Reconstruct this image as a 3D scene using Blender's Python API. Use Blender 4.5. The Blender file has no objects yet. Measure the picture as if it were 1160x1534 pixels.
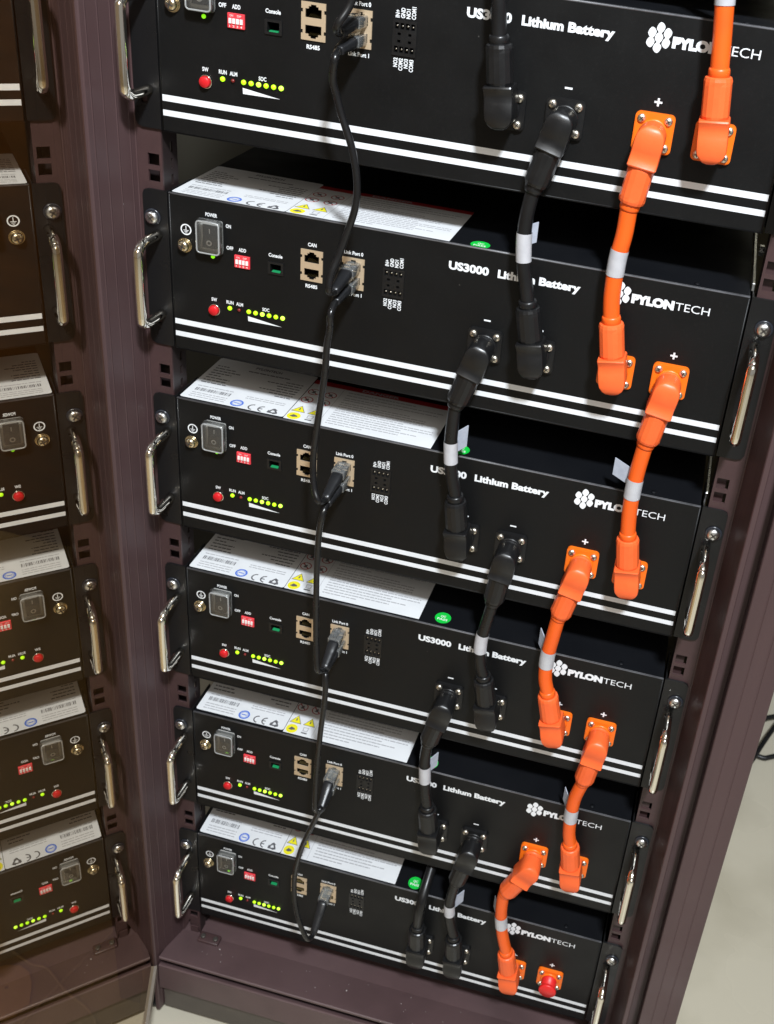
import bpy, bmesh, math, random
from mathutils import Vector, Matrix
from mathutils.geometry import tessellate_polygon
random.seed(7)
S = 0.001                                   # everything below is measured in millimetres
scene = bpy.context.scene
COL = scene.collection

# ------------------------------------------------------------------ camera
# world: x right along the rack front, y into the rack, z up; origin = top left corner of the 2nd battery's face
CAM_POS = (399.318, -704.741, 263.225)
def _rot(r):
    th = math.sqrt(sum(c*c for c in r)); return Matrix.Rotation(th, 3, Vector(r))
R3 = _rot((0.468008, 0.182183, 0.158160)) @ Matrix(((1,0,0),(0,0,-1),(0,1,0)))
cam_d = bpy.data.cameras.new('camera'); cam = bpy.data.objects.new('camera', cam_d); COL.objects.link(cam)
M = Matrix((R3[0], -R3[1], -R3[2])).transposed().to_4x4()
M.translation = Vector(CAM_POS)*S
cam.matrix_world = M
cam_d.sensor_fit = 'VERTICAL'; cam_d.sensor_height = 36.0; cam_d.sensor_width = 27.2
cam_d.lens = 1567.399/1534*36.0
cam_d.shift_x = -200.378/1534; cam_d.shift_y = -184.171/1534
cam_d.clip_start = 0.01; cam_d.clip_end = 60
cam_d.dof.use_dof = True; cam_d.dof.focus_distance = 0.80; cam_d.dof.aperture_fstop = cam_d.lens/2.2
scene.camera = cam

# ------------------------------------------------------------------ world and lamps (indoor: ceiling lamp and an added fill)
w = bpy.data.worlds.new('World'); scene.world = w; w.use_nodes = True
bg = w.node_tree.nodes['Background']; bg.inputs[0].default_value = (1.0, 0.97, 0.93, 1); bg.inputs[1].default_value = 0.245
def lamp(name, loc, target, size, power, col):
    l = bpy.data.lights.new(name, 'AREA'); l.shape = 'RECTANGLE'; l.size, l.size_y = size; l.energy = power; l.color = col
    o = bpy.data.objects.new(name, l); COL.objects.link(o); o.location = Vector(loc)*S
    o.rotation_euler = (Vector(target)-Vector(loc)).to_track_quat('-Z', 'Y').to_euler(); return o
lamp('ceiling_lamp', (750, -1222, 1520), (220, 0, -350), (0.17, 0.17), 80, (0.88, 0.94, 1.0))
lamp('fill_light', (600, -2300, 1560), (220, 0, -500), (1.6, 1.2), 16, (1.0, 0.93, 0.84))  # unseen soft fill, added to lift the shadows from the front

vs = scene.view_settings
vs.view_transform = 'Standard'; vs.look = 'None'; vs.exposure = 0.0; vs.gamma = 1.0; vs.use_curve_mapping = False

# ------------------------------------------------------------------ materials
MAT = {}
def mat(name, col, rough=0.5, metal=0.0, spec=0.5, noise=None, bump=None, coat=0.0, emit=None, rvar=None, specks=None):
    m = bpy.data.materials.new(name); m.use_nodes = True; nt = m.node_tree; b = nt.nodes['Principled BSDF']
    b.inputs['Base Color'].default_value = (*col, 1); b.inputs['Roughness'].default_value = rough
    b.inputs['Metallic'].default_value = metal; b.inputs['Specular IOR Level'].default_value = spec
    b.inputs['Coat Weight'].default_value = coat
    tc = nt.nodes.new('ShaderNodeTexCoord')
    def noi(scale, detail=4, stretch=None):
        n = nt.nodes.new('ShaderNodeTexNoise'); n.inputs['Scale'].default_value = scale; n.inputs['Detail'].default_value = detail
        if stretch:
            mp = nt.nodes.new('ShaderNodeMapping'); mp.inputs['Scale'].default_value = stretch
            nt.links.new(tc.outputs['Object'], mp.inputs['Vector']); nt.links.new(mp.outputs[0], n.inputs['Vector'])
        else: nt.links.new(tc.outputs['Object'], n.inputs['Vector'])
        return n
    if noise:                                   # (scale, second colour, contrast lo, hi[, stretch])
        n = noi(noise[0], 5, noise[4] if len(noise) > 4 else None)
        r = nt.nodes.new('ShaderNodeValToRGB'); r.color_ramp.elements[0].position = noise[2]; r.color_ramp.elements[1].position = noise[3]
        r.color_ramp.elements[0].color = (*col, 1); r.color_ramp.elements[1].color = (*noise[1], 1)
        nt.links.new(n.outputs['Fac'], r.inputs[0]); nt.links.new(r.outputs[0], b.inputs['Base Color'])
    if specks:                                  # sparse pale dust specks
        n = noi(specks[0], 0); r = nt.nodes.new('ShaderNodeMapRange'); r.inputs[1].default_value = specks[1]; r.inputs[2].default_value = specks[1]+0.03
        nt.links.new(n.outputs['Fac'], r.inputs[0]); mx = nt.nodes.new('ShaderNodeMix'); mx.data_type = 'RGBA'; mx.inputs[7].default_value = (0.13, 0.125, 0.115, 1)
        src = b.inputs['Base Color'].links[0].from_socket; nt.links.new(r.outputs[0], mx.inputs[0]); nt.links.new(src, mx.inputs[6]); nt.links.new(mx.outputs[2], b.inputs['Base Color'])
    if rvar:
        n = noi(rvar[0], 3); mr = nt.nodes.new('ShaderNodeMapRange'); mr.inputs[3].default_value = rvar[1]; mr.inputs[4].default_value = rvar[2]
        mr.inputs[1].default_value = 0.35; mr.inputs[2].default_value = 0.65
        nt.links.new(n.outputs['Fac'], mr.inputs[0]); nt.links.new(mr.outputs[0], b.inputs['Roughness'])
    if bump:
        n = noi(bump[0], 2, bump[2] if len(bump) > 2 else None); bp = nt.nodes.new('ShaderNodeBump'); bp.inputs['Strength'].default_value = bump[1]; bp.inputs['Distance'].default_value = 0.0004
        nt.links.new(n.outputs['Fac'], bp.inputs['Height']); nt.links.new(bp.outputs[0], b.inputs['Normal'])
    if emit:
        b.inputs['Emission Color'].default_value = (*emit[0], 1); b.inputs['Emission Strength'].default_value = emit[1]
    MAT[name] = m; return m
mat('black_paint', (0.0060, 0.0061, 0.0063), 0.42, spec=0.22, noise=(420, (0.0085, 0.0086, 0.0088), 0.55, 0.75), bump=(1500, 0.10), rvar=(30, 0.38, 0.48), specks=(170, 0.865))
mat('rim_highlight', (0.15, 0.15, 0.16), 0.34, spec=0.6, noise=(40, (0.07, 0.07, 0.075), 0.4, 0.65))  # pale grey stands in for the highlight on the black rim
mat('black_cover', (0.005, 0.0055, 0.007), 0.5, spec=0.14, bump=(1500, 0.12), rvar=(18, 0.45, 0.6))
mat('ear_paint', (0.008, 0.008, 0.0085), 0.30, spec=0.36, bump=(900, 0.06), rvar=(40, 0.26, 0.36))
mat('dark_inside', (0.004, 0.004, 0.004), 0.8, spec=0.1)
mat('white_print', (0.80, 0.82, 0.84), 0.55)
mat('white_stripe', (0.78, 0.80, 0.83), 0.5, noise=(60, (0.72, 0.74, 0.77), 0.4, 0.7))
mat('chrome', (0.95, 0.91, 0.82), 0.08, 1.0, bump=(120, 0.03))
mat('zinc', (0.82, 0.82, 0.80), 0.34, 1.0, bump=(300, 0.2), rvar=(80, 0.2, 0.4))
mat('nickel', (0.88, 0.82, 0.70), 0.36, 1.0, bump=(600, 0.15))
mat('brass', (0.80, 0.70, 0.50), 0.22, 1.0, bump=(500, 0.2))
mat('washer_black', (0.02, 0.022, 0.028), 0.25)
mat('screw_slot', (0.09, 0.08, 0.07), 0.5, 0.6)
mat('orange_plastic', (0.88, 0.135, 0.032), 0.40, spec=0.40, noise=(90, (0.84, 0.122, 0.028), 0.4, 0.7), bump=(700, 0.12))
mat('orange_plate', (0.85, 0.16, 0.008), 0.34, spec=0.45, bump=(700, 0.06))
mat('orange_cable', (0.86, 0.118, 0.012), 0.36, spec=0.45, noise=(60, (0.80, 0.105, 0.012), 0.4, 0.7), bump=(500, 0.05))
mat('red_plastic', (0.70, 0.018, 0.018), 0.4, bump=(700, 0.08))
mat('red_button', (0.62, 0.012, 0.018), 0.35)
mat('black_plastic', (0.0085, 0.0085, 0.009), 0.36, spec=0.45, bump=(800, 0.08), rvar=(120, 0.28, 0.42))
mat('black_cable', (0.008, 0.008, 0.0085), 0.34, spec=0.4, bump=(400, 0.05), rvar=(60, 0.26, 0.42))
mat('data_cable', (0.008, 0.008, 0.0085), 0.27, spec=0.5, bump=(300, 0.05), rvar=(60, 0.2, 0.36))
mat('boot_grey', (0.013, 0.0135, 0.015), 0.34, spec=0.5, bump=(400, 0.1))
mat('silver_sleeve', (0.55, 0.55, 0.58), 0.38, 0.15, noise=(150, (0.48, 0.48, 0.51), 0.4, 0.7))
mat('sleeve_flag', (0.40, 0.43, 0.50), 0.5, noise=(200, (0.34, 0.37, 0.44), 0.4, 0.7))  # tape tails face away; their shade is put into a darker tone
mat('jack_tan', (0.72, 0.56, 0.38), 0.40, 0.55, bump=(400, 0.1))
mat('gold_contact', (0.75, 0.55, 0.2), 0.3, 1.0)
mat('sticker_white', (0.72, 0.735, 0.75), 0.42, noise=(30, (0.67, 0.685, 0.70), 0.4, 0.7))
mat('print_grey', (0.10, 0.10, 0.11), 0.6)
mat('print_light', (0.38, 0.38, 0.40), 0.6)
mat('print_blue', (0.06, 0.16, 0.62), 0.5)
mat('print_red', (0.42, 0.02, 0.03), 0.5)
mat('print_yellow', (0.80, 0.72, 0.02), 0.5)
mat('sticker_green', (0.005, 0.50, 0.05), 0.45)
mat('sticker_red', (0.36, 0.012, 0.016), 0.45)
mat('dip_red', (0.74, 0.045, 0.06), 0.45)
mat('dip_white', (0.85, 0.80, 0.78), 0.4)
mat('rocker', (0.012, 0.012, 0.012), 0.28)
mat('switch_bezel', (0.36, 0.36, 0.34), 0.3)
mat('console_green', (0.01, 0.22, 0.08), 0.4, emit=((0.02, 0.6, 0.2), 0.10))
mat('led_green', (0.25, 0.6, 0.02), 0.3, emit=((0.25, 0.85, 0.01), 1.0))
mat('led_yellow', (0.5, 0.8, 0.02), 0.3, emit=((0.33, 0.82, 0.004), 1.15))
mat('led_bright', (0.6, 0.9, 0.1), 0.3, emit=((0.50, 1.0, 0.04), 1.4))
mat('led_off', (0.16, 0.012, 0.012), 0.25)
mat('rack_brown', (0.077, 0.044, 0.045), 0.36, spec=0.45, noise=(25, (0.062, 0.035, 0.036), 0.35, 0.7, (1, 1, 0.06)), bump=(260, 0.16, (1, 1, 0.12)), rvar=(14, 0.36, 0.5))
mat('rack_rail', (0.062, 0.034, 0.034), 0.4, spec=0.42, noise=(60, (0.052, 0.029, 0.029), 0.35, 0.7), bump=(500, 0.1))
mat('rack_sill', (0.098, 0.060, 0.061), 0.42, spec=0.45, noise=(14, (0.072, 0.044, 0.045), 0.42, 0.72), bump=(700, 0.1), rvar=(10, 0.34, 0.52))
mat('plinth_paint', (0.085, 0.070, 0.058), 0.5, noise=(20, (0.065, 0.054, 0.045), 0.4, 0.7))
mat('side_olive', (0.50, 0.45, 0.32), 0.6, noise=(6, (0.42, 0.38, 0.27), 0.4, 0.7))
mat('rail_shaded', (0.022, 0.015, 0.015), 0.45, spec=0.35)  # shaded copy of the rail steel, shade put into the colour
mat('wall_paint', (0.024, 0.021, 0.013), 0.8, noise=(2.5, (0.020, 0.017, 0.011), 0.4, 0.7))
mat('dust', (0.40, 0.37, 0.35), 0.8)
mat('edge_steel', (0.42, 0.37, 0.31), 0.36, 0.6, bump=(300, 0.2))
mat('floor_tile', (0.50, 0.46, 0.365), 0.28, spec=0.4, noise=(2.6, (0.27, 0.24, 0.17), 0.46, 0.72), rvar=(6, 0.2, 0.38))
mat('wood', (0.13, 0.062, 0.016), 0.4, noise=(7, (0.07, 0.033, 0.009), 0.3, 0.75, (0.6, 1, 4)))
mat('cardboard', (0.78, 0.60, 0.38), 0.85, noise=(50, (0.70, 0.53, 0.33), 0.4, 0.7))
mat('grey_cable', (0.62, 0.58, 0.52), 0.45)

def clear_mat(name, tint, white, glossf):
    m = bpy.data.materials.new(name); m.use_nodes = True; nt = m.node_tree; nt.nodes.remove(nt.nodes['Principled BSDF'])
    out = nt.nodes['Material Output']
    tr = nt.nodes.new('ShaderNodeBsdfTransparent'); tr.inputs[0].default_value = (*tint, 1)
    df = nt.nodes.new('ShaderNodeBsdfPrincipled'); df.inputs['Base Color'].default_value = (0.7, 0.72, 0.72, 1); df.inputs['Roughness'].default_value = 0.3
    gl = nt.nodes.new('ShaderNodeBsdfGlossy'); gl.inputs['Roughness'].default_value = 0.08
    m1 = nt.nodes.new('ShaderNodeMixShader'); m1.inputs[0].default_value = white
    nt.links.new(tr.outputs[0], m1.inputs[1]); nt.links.new(df.outputs[0], m1.inputs[2])
    lw = nt.nodes.new('ShaderNodeFresnel'); lw.inputs[0].default_value = 1.45
    mu = nt.nodes.new('ShaderNodeMath'); mu.operation = 'MULTIPLY'; mu.inputs[1].default_value = glossf; nt.links.new(lw.outputs[0], mu.inputs[0])
    m2 = nt.nodes.new('ShaderNodeMixShader'); nt.links.new(mu.outputs[0], m2.inputs[0])
    nt.links.new(m1.outputs[0], m2.inputs[1]); nt.links.new(gl.outputs[0], m2.inputs[2]); nt.links.new(m2.outputs[0], out.inputs[0])
    MAT[name] = m
clear_mat('clear_cover', (0.97, 0.98, 0.98), 0.055, 2.2)
clear_mat('cover_edge', (0.9, 0.9, 0.9), 0.42, 2.0)
clear_mat('clear_plug', (0.80, 0.81, 0.79), 0.15, 2.0)
def glass_mat():
    m = bpy.data.materials.new('tinted_mirror_glass'); m.use_nodes = True; nt = m.node_tree; nt.nodes.remove(nt.nodes['Principled BSDF'])
    out = nt.nodes['Material Output']
    tr = nt.nodes.new('ShaderNodeBsdfTransparent'); tr.inputs[0].default_value = (0.66, 0.43, 0.18, 1)
    gl = nt.nodes.new('ShaderNodeBsdfGlossy'); gl.inputs[0].default_value = (0.90, 0.80, 0.66, 1); gl.inputs['Roughness'].default_value = 0.0
    fr = nt.nodes.new('ShaderNodeFresnel'); fr.inputs[0].default_value = 1.5
    mr = nt.nodes.new('ShaderNodeMapRange'); mr.inputs[1].default_value = 0.04; mr.inputs[2].default_value = 1.0; mr.inputs[3].default_value = 0.52; mr.inputs[4].default_value = 1.0
    nt.links.new(fr.outputs[0], mr.inputs[0])
    mx = nt.nodes.new('ShaderNodeMixShader'); nt.links.new(mr.outputs[0], mx.inputs[0])
    nt.links.new(tr.outputs[0], mx.inputs[1]); nt.links.new(gl.outputs[0], mx.inputs[2]); nt.links.new(mx.outputs[0], out.inputs[0])
    MAT['mirror_glass'] = m
    m = bpy.data.materials.new('tinted_glass_back'); m.use_nodes = True; nt = m.node_tree; nt.nodes.remove(nt.nodes['Principled BSDF'])
    tr = nt.nodes.new('ShaderNodeBsdfTransparent'); tr.inputs[0].default_value = (0.92, 0.88, 0.82, 1)
    nt.links.new(tr.outputs[0], nt.nodes['Material Output'].inputs[0]); MAT['glass_back'] = m
glass_mat()

# ------------------------------------------------------------------ mesh helpers
class MB:
    """collects vertices (mm) and faces of one mesh"""
    def __init__(s): s.v = []; s.f = []; s.sm = []
    def add(s, vs, fs, smooth=False):
        o = len(s.v); s.v += [tuple(v) for v in vs]
        for f in fs: s.f.append([i+o for i in f]); s.sm.append(smooth)
        return s
    def box(s, x0, x1, y0, y1, z0, z1, skip=()):
        vs = [(x,y,z) for x in (x0,x1) for y in (y0,y1) for z in (z0,z1)]
        fs = {'-x':(0,1,3,2),'+x':(4,6,7,5),'-y':(0,4,5,1),'+y':(2,3,7,6),'-z':(0,2,6,4),'+z':(1,5,7,3)}
        return s.add(vs, [f for k,f in fs.items() if k not in skip])
    def bev(s, x0, x1, y0, y1, z0, z1, r=0.6, seg=2, smooth=True):
        bm = bmesh.new(); bmesh.ops.create_cube(bm, size=1)
        for v in bm.verts: v.co = Vector(((x0+x1)/2+v.co.x*(x1-x0), (y0+y1)/2+v.co.y*(y1-y0), (z0+z1)/2+v.co.z*(z1-z0)))
        bmesh.ops.bevel(bm, geom=bm.edges[:], offset=r, segments=seg, affect='EDGES', profile=0.5)
        s.frombm(bm, smooth); return s
    def frombm(s, bm, smooth=False):
        bm.verts.index_update(); s.add([v.co[:] for v in bm.verts], [[v.index for v in f.verts] for f in bm.faces], smooth); bm.free()
    def lathe(s, prof, c, axis='y', n=20, smooth=True):
        """prof: list of (radius, distance along axis); c: centre"""
        vs = []; fs = []
        for r, h in prof:
            for i in range(n):
                a = 2*math.pi*i/n; u, v = r*math.cos(a), r*math.sin(a)
                vs.append({'y':(c[0]+u, c[1]+h, c[2]+v), 'z':(c[0]+u, c[1]+v, c[2]+h), 'x':(c[0]+h, c[1]+u, c[2]+v)}[axis])
        for k in range(len(prof)-1):
            for i in range(n):
                j = (i+1) % n; fs.append((k*n+i, k*n+j, (k+1)*n+j, (k+1)*n+i))
        s.add(vs, fs, smooth)
        s.add(vs[:n], [list(range(n))], False); s.add(vs[-n:], [list(range(n))], False); return s
    def tube(s, pts, r, n=12, caps=True):
        pts = [Vector(p) for p in pts]; vs = []; fs = []; up = None
        for i, p in enumerate(pts):
            t = (pts[min(i+1, len(pts)-1)]-pts[max(i-1, 0)]).normalized()
            if up is None: up = t.orthogonal().normalized()
            up = (up - t*up.dot(t)).normalized(); b = t.cross(up)
            rr = r[i] if isinstance(r, (list, tuple)) else r
            for k in range(n):
                a = 2*math.pi*k/n; vs.append(p + up*rr*math.cos(a) + b*rr*math.sin(a))
        for i in range(len(pts)-1):
            for k in range(n): fs.append((i*n+k, i*n+(k+1)%n, (i+1)*n+(k+1)%n, (i+1)*n+k))
        s.add(vs, fs, True)
        if caps: s.add(vs[:n], [list(range(n))]); s.add(vs[-n:], [list(range(n))])
        return s
    def poly(s, pts2, y0, y1, axis='y'):
        """extrude a simple (maybe concave) outline (a,b) -> axis y: (x,z); axis z: (x,y); axis x: (y,z)"""
        return s.holed(pts2, [], y0, y1, axis)
    def holed(s, outer, holes, h0, h1, axis='y'):
        P = {'y': lambda a,b,h:(a,h,b), 'z': lambda a,b,h:(a,b,h), 'x': lambda a,b,h:(h,a,b)}[axis]
        loops = [list(outer)]+[list(h) for h in holes]
        tris = tessellate_polygon([[Vector((a,b,0)) for a,b in l] for l in loops])
        flat = [q for l in loops for q in l]; n = len(flat)
        if h1 is None: return s.add([P(a,b,h0) for a,b in flat], [list(t) for t in tris])
        vs = [P(a,b,h0) for a,b in flat]+[P(a,b,h1) for a,b in flat]
        fs = [list(t) for t in tris]+[[i+n for i in reversed(t)] for t in tris]; o = 0
        for l in loops:
            m = len(l); fs += [(o+i, o+(i+1)%m, o+(i+1)%m+n, o+i+n) for i in range(m)]; o += m
        return s.add(vs, fs)
    def xf(s, M):
        s.v = [tuple(M @ Vector(v)) for v in s.v]; return s
    def join(s, o): s.add(o.v, o.f); s.sm[-len(o.f):] = o.sm; return s
    def mesh(s, name, m, fix=True):
        me = bpy.data.meshes.new(name); me.from_pydata([(v[0]*S, v[1]*S, v[2]*S) for v in s.v], [], s.f)
        me.polygons.foreach_set('use_smooth', s.sm)
        if fix:
            bm = bmesh.new(); bm.from_mesh(me); bmesh.ops.remove_doubles(bm, verts=bm.verts[:], dist=1e-7); bmesh.ops.recalc_face_normals(bm, faces=bm.faces[:]); bm.to_mesh(me); bm.free()
        if isinstance(m, str): me.materials.append(MAT[m])
        me.update(); return me
    def obj(s, name, m, parent=None, label=None):
        o = bpy.data.objects.new(name, s.mesh(name, m)); COL.objects.link(o)
        if parent: o.parent = parent
        if label: o['label'] = label
        return o
def rrect(x0, x1, z0, z1, r, n=4):
    out = []
    for cx, cz, a0 in ((x1-r, z1-r, 0), (x0+r, z1-r, 90), (x0+r, z0+r, 180), (x1-r, z0+r, 270)):
        for k in range(n+1):
            a = math.radians(a0+90*k/n); out.append((cx+r*math.cos(a), cz+r*math.sin(a)))
    return out
def circ(cx, cz, r, n=20): return [(cx+r*math.cos(2*math.pi*k/n), cz+r*math.sin(2*math.pi*k/n)) for k in range(n)]
def empty(name, loc, label, cat, group=None):
    o = bpy.data.objects.new(name, None); COL.objects.link(o); o.location = Vector(loc)*S; o.empty_display_size = 0.02
    o['label'] = label; o['category'] = cat
    if group: o['group'] = group
    return o
def tag(o, label, cat, group=None):
    o['label'] = label; o['category'] = cat
    if group: o['group'] = group
    return o
def crom(pts, n=8):
    """Catmull-Rom through the points"""
    P = [Vector(p) for p in pts]; P = [2*P[0]-P[1]] + P + [2*P[-1]-P[-2]]; out = []
    for i in range(1, len(P)-2):
        a, b, c, d = P[i-1:i+3]
        for k in range(n):
            t = k/n; out.append(0.5*((2*b)+(c-a)*t+(2*a-5*b+4*c-d)*t*t+(3*b-a-3*c+d)*t**3))
    out.append(P[-2]); return out

# text -> flat triangles, in mm, fitted to a width and a cap height
_tc = {}
def glyphs(txt, bold):
    k = (txt, bold)
    if k not in _tc:
        cu = bpy.data.curves.new('t', 'FONT'); cu.body = txt; cu.size = 1; cu.offset = bold; cu.resolution_u = 3; cu.fill_mode = 'FRONT'
        o = bpy.data.objects.new('t', cu); COL.objects.link(o); dg = bpy.context.evaluated_depsgraph_get()
        me = bpy.data.meshes.new_from_object(o.evaluated_get(dg)); vs = [v.co.copy() for v in me.vertices]; fs = [list(p.vertices) for p in me.polygons]
        bpy.data.objects.remove(o); bpy.data.curves.remove(cu); bpy.data.meshes.remove(me); _tc[k] = (vs, fs)
    return _tc[k]
CAPH = max(v.y for v in glyphs('H', 0.0)[0])
def text(mb, txt, x0, x1, base, cap, y=-0.25, bold=0.02, rot=False, plane='front'):
    vs, fs = glyphs(txt, bold)
    lo, hi = min(v.x for v in vs), max(v.x for v in vs); sx = (x1-x0)/(hi-lo); sy = cap/CAPH; out = []
    for v in vs:
        a, b = (v.x-lo)*sx, v.y*sy
        if plane == 'front': out.append((x0+a, y, base+b) if not rot else (rot-b, y, x0+a))
        else: out.append((x0+a, base+b, y))         # lying on a cover: y = height
    mb.add(out, fs); return mb
def ctext(mb, txt, cx, cz, width, cap, **k): return text(mb, txt, cx-width/2, cx+width/2, cz-cap/2, cap, **k)

# ================================================================== SETTING
fl = MB(); fl.add([(-4500,-3500,-985),(4500,-3500,-985),(4500,4500,-985),(-4500,4500,-985)], [(0,1,2,3)])
o = fl.obj('floor', 'floor_tile'); o['kind'] = 'structure'; o['label'] = 'pale polished floor under the rack'

# ================================================================== RACK
rack = empty('equipment_rack', (221, 150, -985), 'tall dark brown metal equipment rack holding the stacked batteries', 'rack')
def rk(mb, name, m, parent=None, label=None):
    o = mb.obj(name, m, parent or rack, label)
    if parent is None: o.matrix_parent_inverse = Matrix.Translation(-rack.location)
    return o
ZT, ZB = 440, -985
def post(side):
    # outline (x,y) of the left post, with fine raised ribs on its inner side; mirrored for the right one
    P = [(-24.6, 12), (-24.6, 3.2), (-25.5, 3.0)]
    def inner(y): return -25.5 + (y-3.0)*7.5/47.0
    for yb in (-2.0, -14.5, -27.0, -38.5):
        rh = 0.2 if side < 0 else 0.06; P += [(inner(yb+0.8), yb+0.8), (inner(yb)+rh, yb+0.3), (inner(yb)+rh, yb-0.3), (inner(yb-0.8), yb-0.8)]
    P += [(-33.0, -43.5), (-33.8, -44.5), (-37.2, -44.5), (-38.0, -43.5), (-38.0, -26.0), (-48.6, -26.0), (-48.6, -43.6), (-49.4, -44.4)]
    for xb in (-60.0, -71.5):
        P += [(xb+0.7, -44.4), (xb+0.3, -44.05), (xb-0.3, -44.05), (xb-0.7, -44.4)]
    P += [(-82.5, -44.4), (-83.5, -43.4), (-83.5, 30), (-80.5, 30), (-80.5, 12)]
    if side > 0: P = [(442-x, y) for x, y in P]
    return MB().poly(P, ZB+18, ZT, 'z')
rk(post(-1), 'post', 'rack_brown'); rk(post(1), 'post', 'rack_brown')
rk(MB().box(522.6, 525.0, 30.2, 520, ZB+18, ZT), 'side_panel', 'side_olive')
rk(MB().box(150, 525, 520.2, 523, ZB+18, ZT), 'back_panel', 'side_olive')
rk(MB().bev(0.5, 441.5, 1, 420, 224.0, 355.0, 0.8, 2, False), 'shade_box', 'black_cover')  # unseen box added to shade the top battery and darken its cover
def rail(side):
    holes = []
    for u in range(-1, 6):
        z0 = -(u)*177.8
        for zc in (22.0, 9.3): holes.append([(-16.2,z0+zc-4.6),(-6.8,z0+zc-4.6),(-6.8,z0+zc+4.6),(-16.2,z0+zc+4.6)])
    holes += [[(-16.2,zc-4.6),(-6.8,zc-4.6),(-6.8,zc+4.6),(-16.2,zc+4.6)] for zc in (-853, -867)]
    if side > 0: holes = [[(442-a, b) for a, b in h] for h in holes]
    xa, xb = (-24.4, -4.6) if side < 0 else (446.8, 466.4)
    mb = MB().holed([(xa,-886),(xb,-886),(xb,ZT),(xa,ZT)], holes, 3.4, 5.4)
    # side flange running back, with slots
    slots = []
    for u in range(-1, 6):
        z0 = -(u)*177.8
        for zc in (29.5, 16.5, 4.0): slots.append([(16.5,z0+zc-4),(20,z0+zc-4),(20,z0+zc+4),(16.5,z0+zc+4)])
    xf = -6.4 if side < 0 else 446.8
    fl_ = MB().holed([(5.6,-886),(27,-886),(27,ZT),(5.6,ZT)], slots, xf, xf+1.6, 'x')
    bx0, bx1 = (-24.2, -6.6) if side < 0 else (448.6, 456.5)
    bk_ = MB().box(bx0, bx1, 14 if side < 0 else 10, 15.5 if side < 0 else 11.5, -886, ZT)
    return mb, fl_, bk_
for sd in (-1, 1):
    a, b, c = rail(sd); ro = rk(a, 'mounting_rail', 'rack_rail')
    rk(b, 'rail_flange', 'rail_shaded', ro); rk(c, 'rail_backing', 'rail_shaded' if sd < 0 else 'rack_rail', ro)  # flange shade painted in; left backing plate added to darken the holes
# bottom frame: profile (y,z) run along x
sill = [(60,-889),(60,-886),(3,-885.4),(-20,-879.6),(-36.0,-875.4),(-40.5,-874.4),(-41.6,-875.2),(-41.6,-877.6),(-20.0,-879.6),(-20.0,-906.0),(-39.0,-906.0),(-39.0,-886.6),(-41.6,-885.6),(-42.6,-885.6),(-43.6,-886.6),
        (-44.2,-924),(-43.0,-925.6),(-12,-926),(-12,-889)]
rk(MB().poly(sill, -30.6, 472.6, 'x'), 'sill', 'rack_sill')
rk(MB().box(-30.6, 472.6, -36.5, -14, -969, -926.4), 'plinth', 'plinth_paint')
rk(MB().box(-80, 522, 61, 518, -960, -900), 'base_tray', 'dark_inside')
for fx in (-48, 490): rk(MB().lathe([(9,0),(9,10),(20,11),(20,17)], (fx, -20, -985), 'z', 16), 'levelling_foot', 'black_plastic')
fb = rk(MB().bev(-3, 22, -8, 4, -884.6, -879.5, 1.2), 'foot_bracket', 'rack_rail')
for bx, by in ((2,-2),(17,-2)):
    rk(MB().lathe([(3.0,0),(3.0,1.2),(2.2,2.0)], (bx,by,-879.5), 'z', 12), 'bolt', 'screw_slot', fb)
# zinc guide bars beside the batteries, right side
for z0, xa in ((0, 442.4), (-177.8, 443.2)):
    g = rk(MB().bev(xa, xa+2.4, 14, 330, z0-1.0, z0+5.0, 0.4, 1, False), 'guide_bar', 'zinc')
    if z0 == 0: rk(MB().lathe([(4.4,0),(4.4,3.4)], (xa+2.5, 66, 13), 'x', 6, False).lathe([(2.4,3.4),(2.4,6.0)], (xa+2.5, 66, 13), 'x', 10), 'hex_bolt', 'zinc', g)
# dust and paint flecks on the sill
def sill_z(y): return -885.4 + (3-y)*0.262 if y > -40 else -874.4
for i in range(30):
    x = random.uniform(0, 430); y = random.uniform(-38, 2); r = random.choice((0.3,0.35,0.4,0.5,0.9))
    rk(MB().lathe([(r,0),(r*0.7,0.35)], (x, y, sill_z(y)-0.1), 'z', 6), 'fleck', 'dust')
# glass door, standing open at the left post; its plane was measured from the reflections in it
TH = 0.3715477; D0 = -48.317
NV = Vector((math.cos(TH), math.sin(TH), 0)); DV = Vector((math.sin(TH), -math.cos(TH), 0))    # DV: away from the hinge, towards the viewer
door = bpy.data.objects.new('door', None); COL.objects.link(door); door.parent = rack; door.matrix_parent_inverse = Matrix.Translation(-rack.location)
door['label'] = 'open door of brown mirror-like tinted glass'
base = NV*D0
def dpt(s, n, z): q = base + DV*s + NV*n; return (q.x, q.y, z)
s0 = 33.0; s1 = 640.0; gz0 = -881.5; gz1 = 430
g = MB(); vs = [dpt(s, n, z) for s in (s0, s1) for n in (0, -5) for z in (gz0, gz1)]
g.add(vs, [(0,1,5,4),(2,6,7,3),(0,2,3,1),(4,5,7,6),(0,4,6,2),(1,3,7,5)])
gm = g.mesh('glass', None, fix=False); gm.materials.append(MAT['mirror_glass']); gm.materials.append(MAT['glass_back'])
bmx = bmesh.new(); bmx.from_mesh(gm); bmesh.ops.recalc_face_normals(bmx, faces=bmx.faces[:]); bmx.to_mesh(gm); bmx.free()
for p_ in gm.polygons: p_.material_index = 0 if p_.normal.dot(NV) > 0.9 else 1
go = bpy.data.objects.new('glass', gm); COL.objects.link(go); go.parent = door
e = MB(); vs = [dpt(s, n, z) for s in (s0, s1) for n in (3.0, -9) for z in (gz0-12.0, gz0-0.15)]
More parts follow.
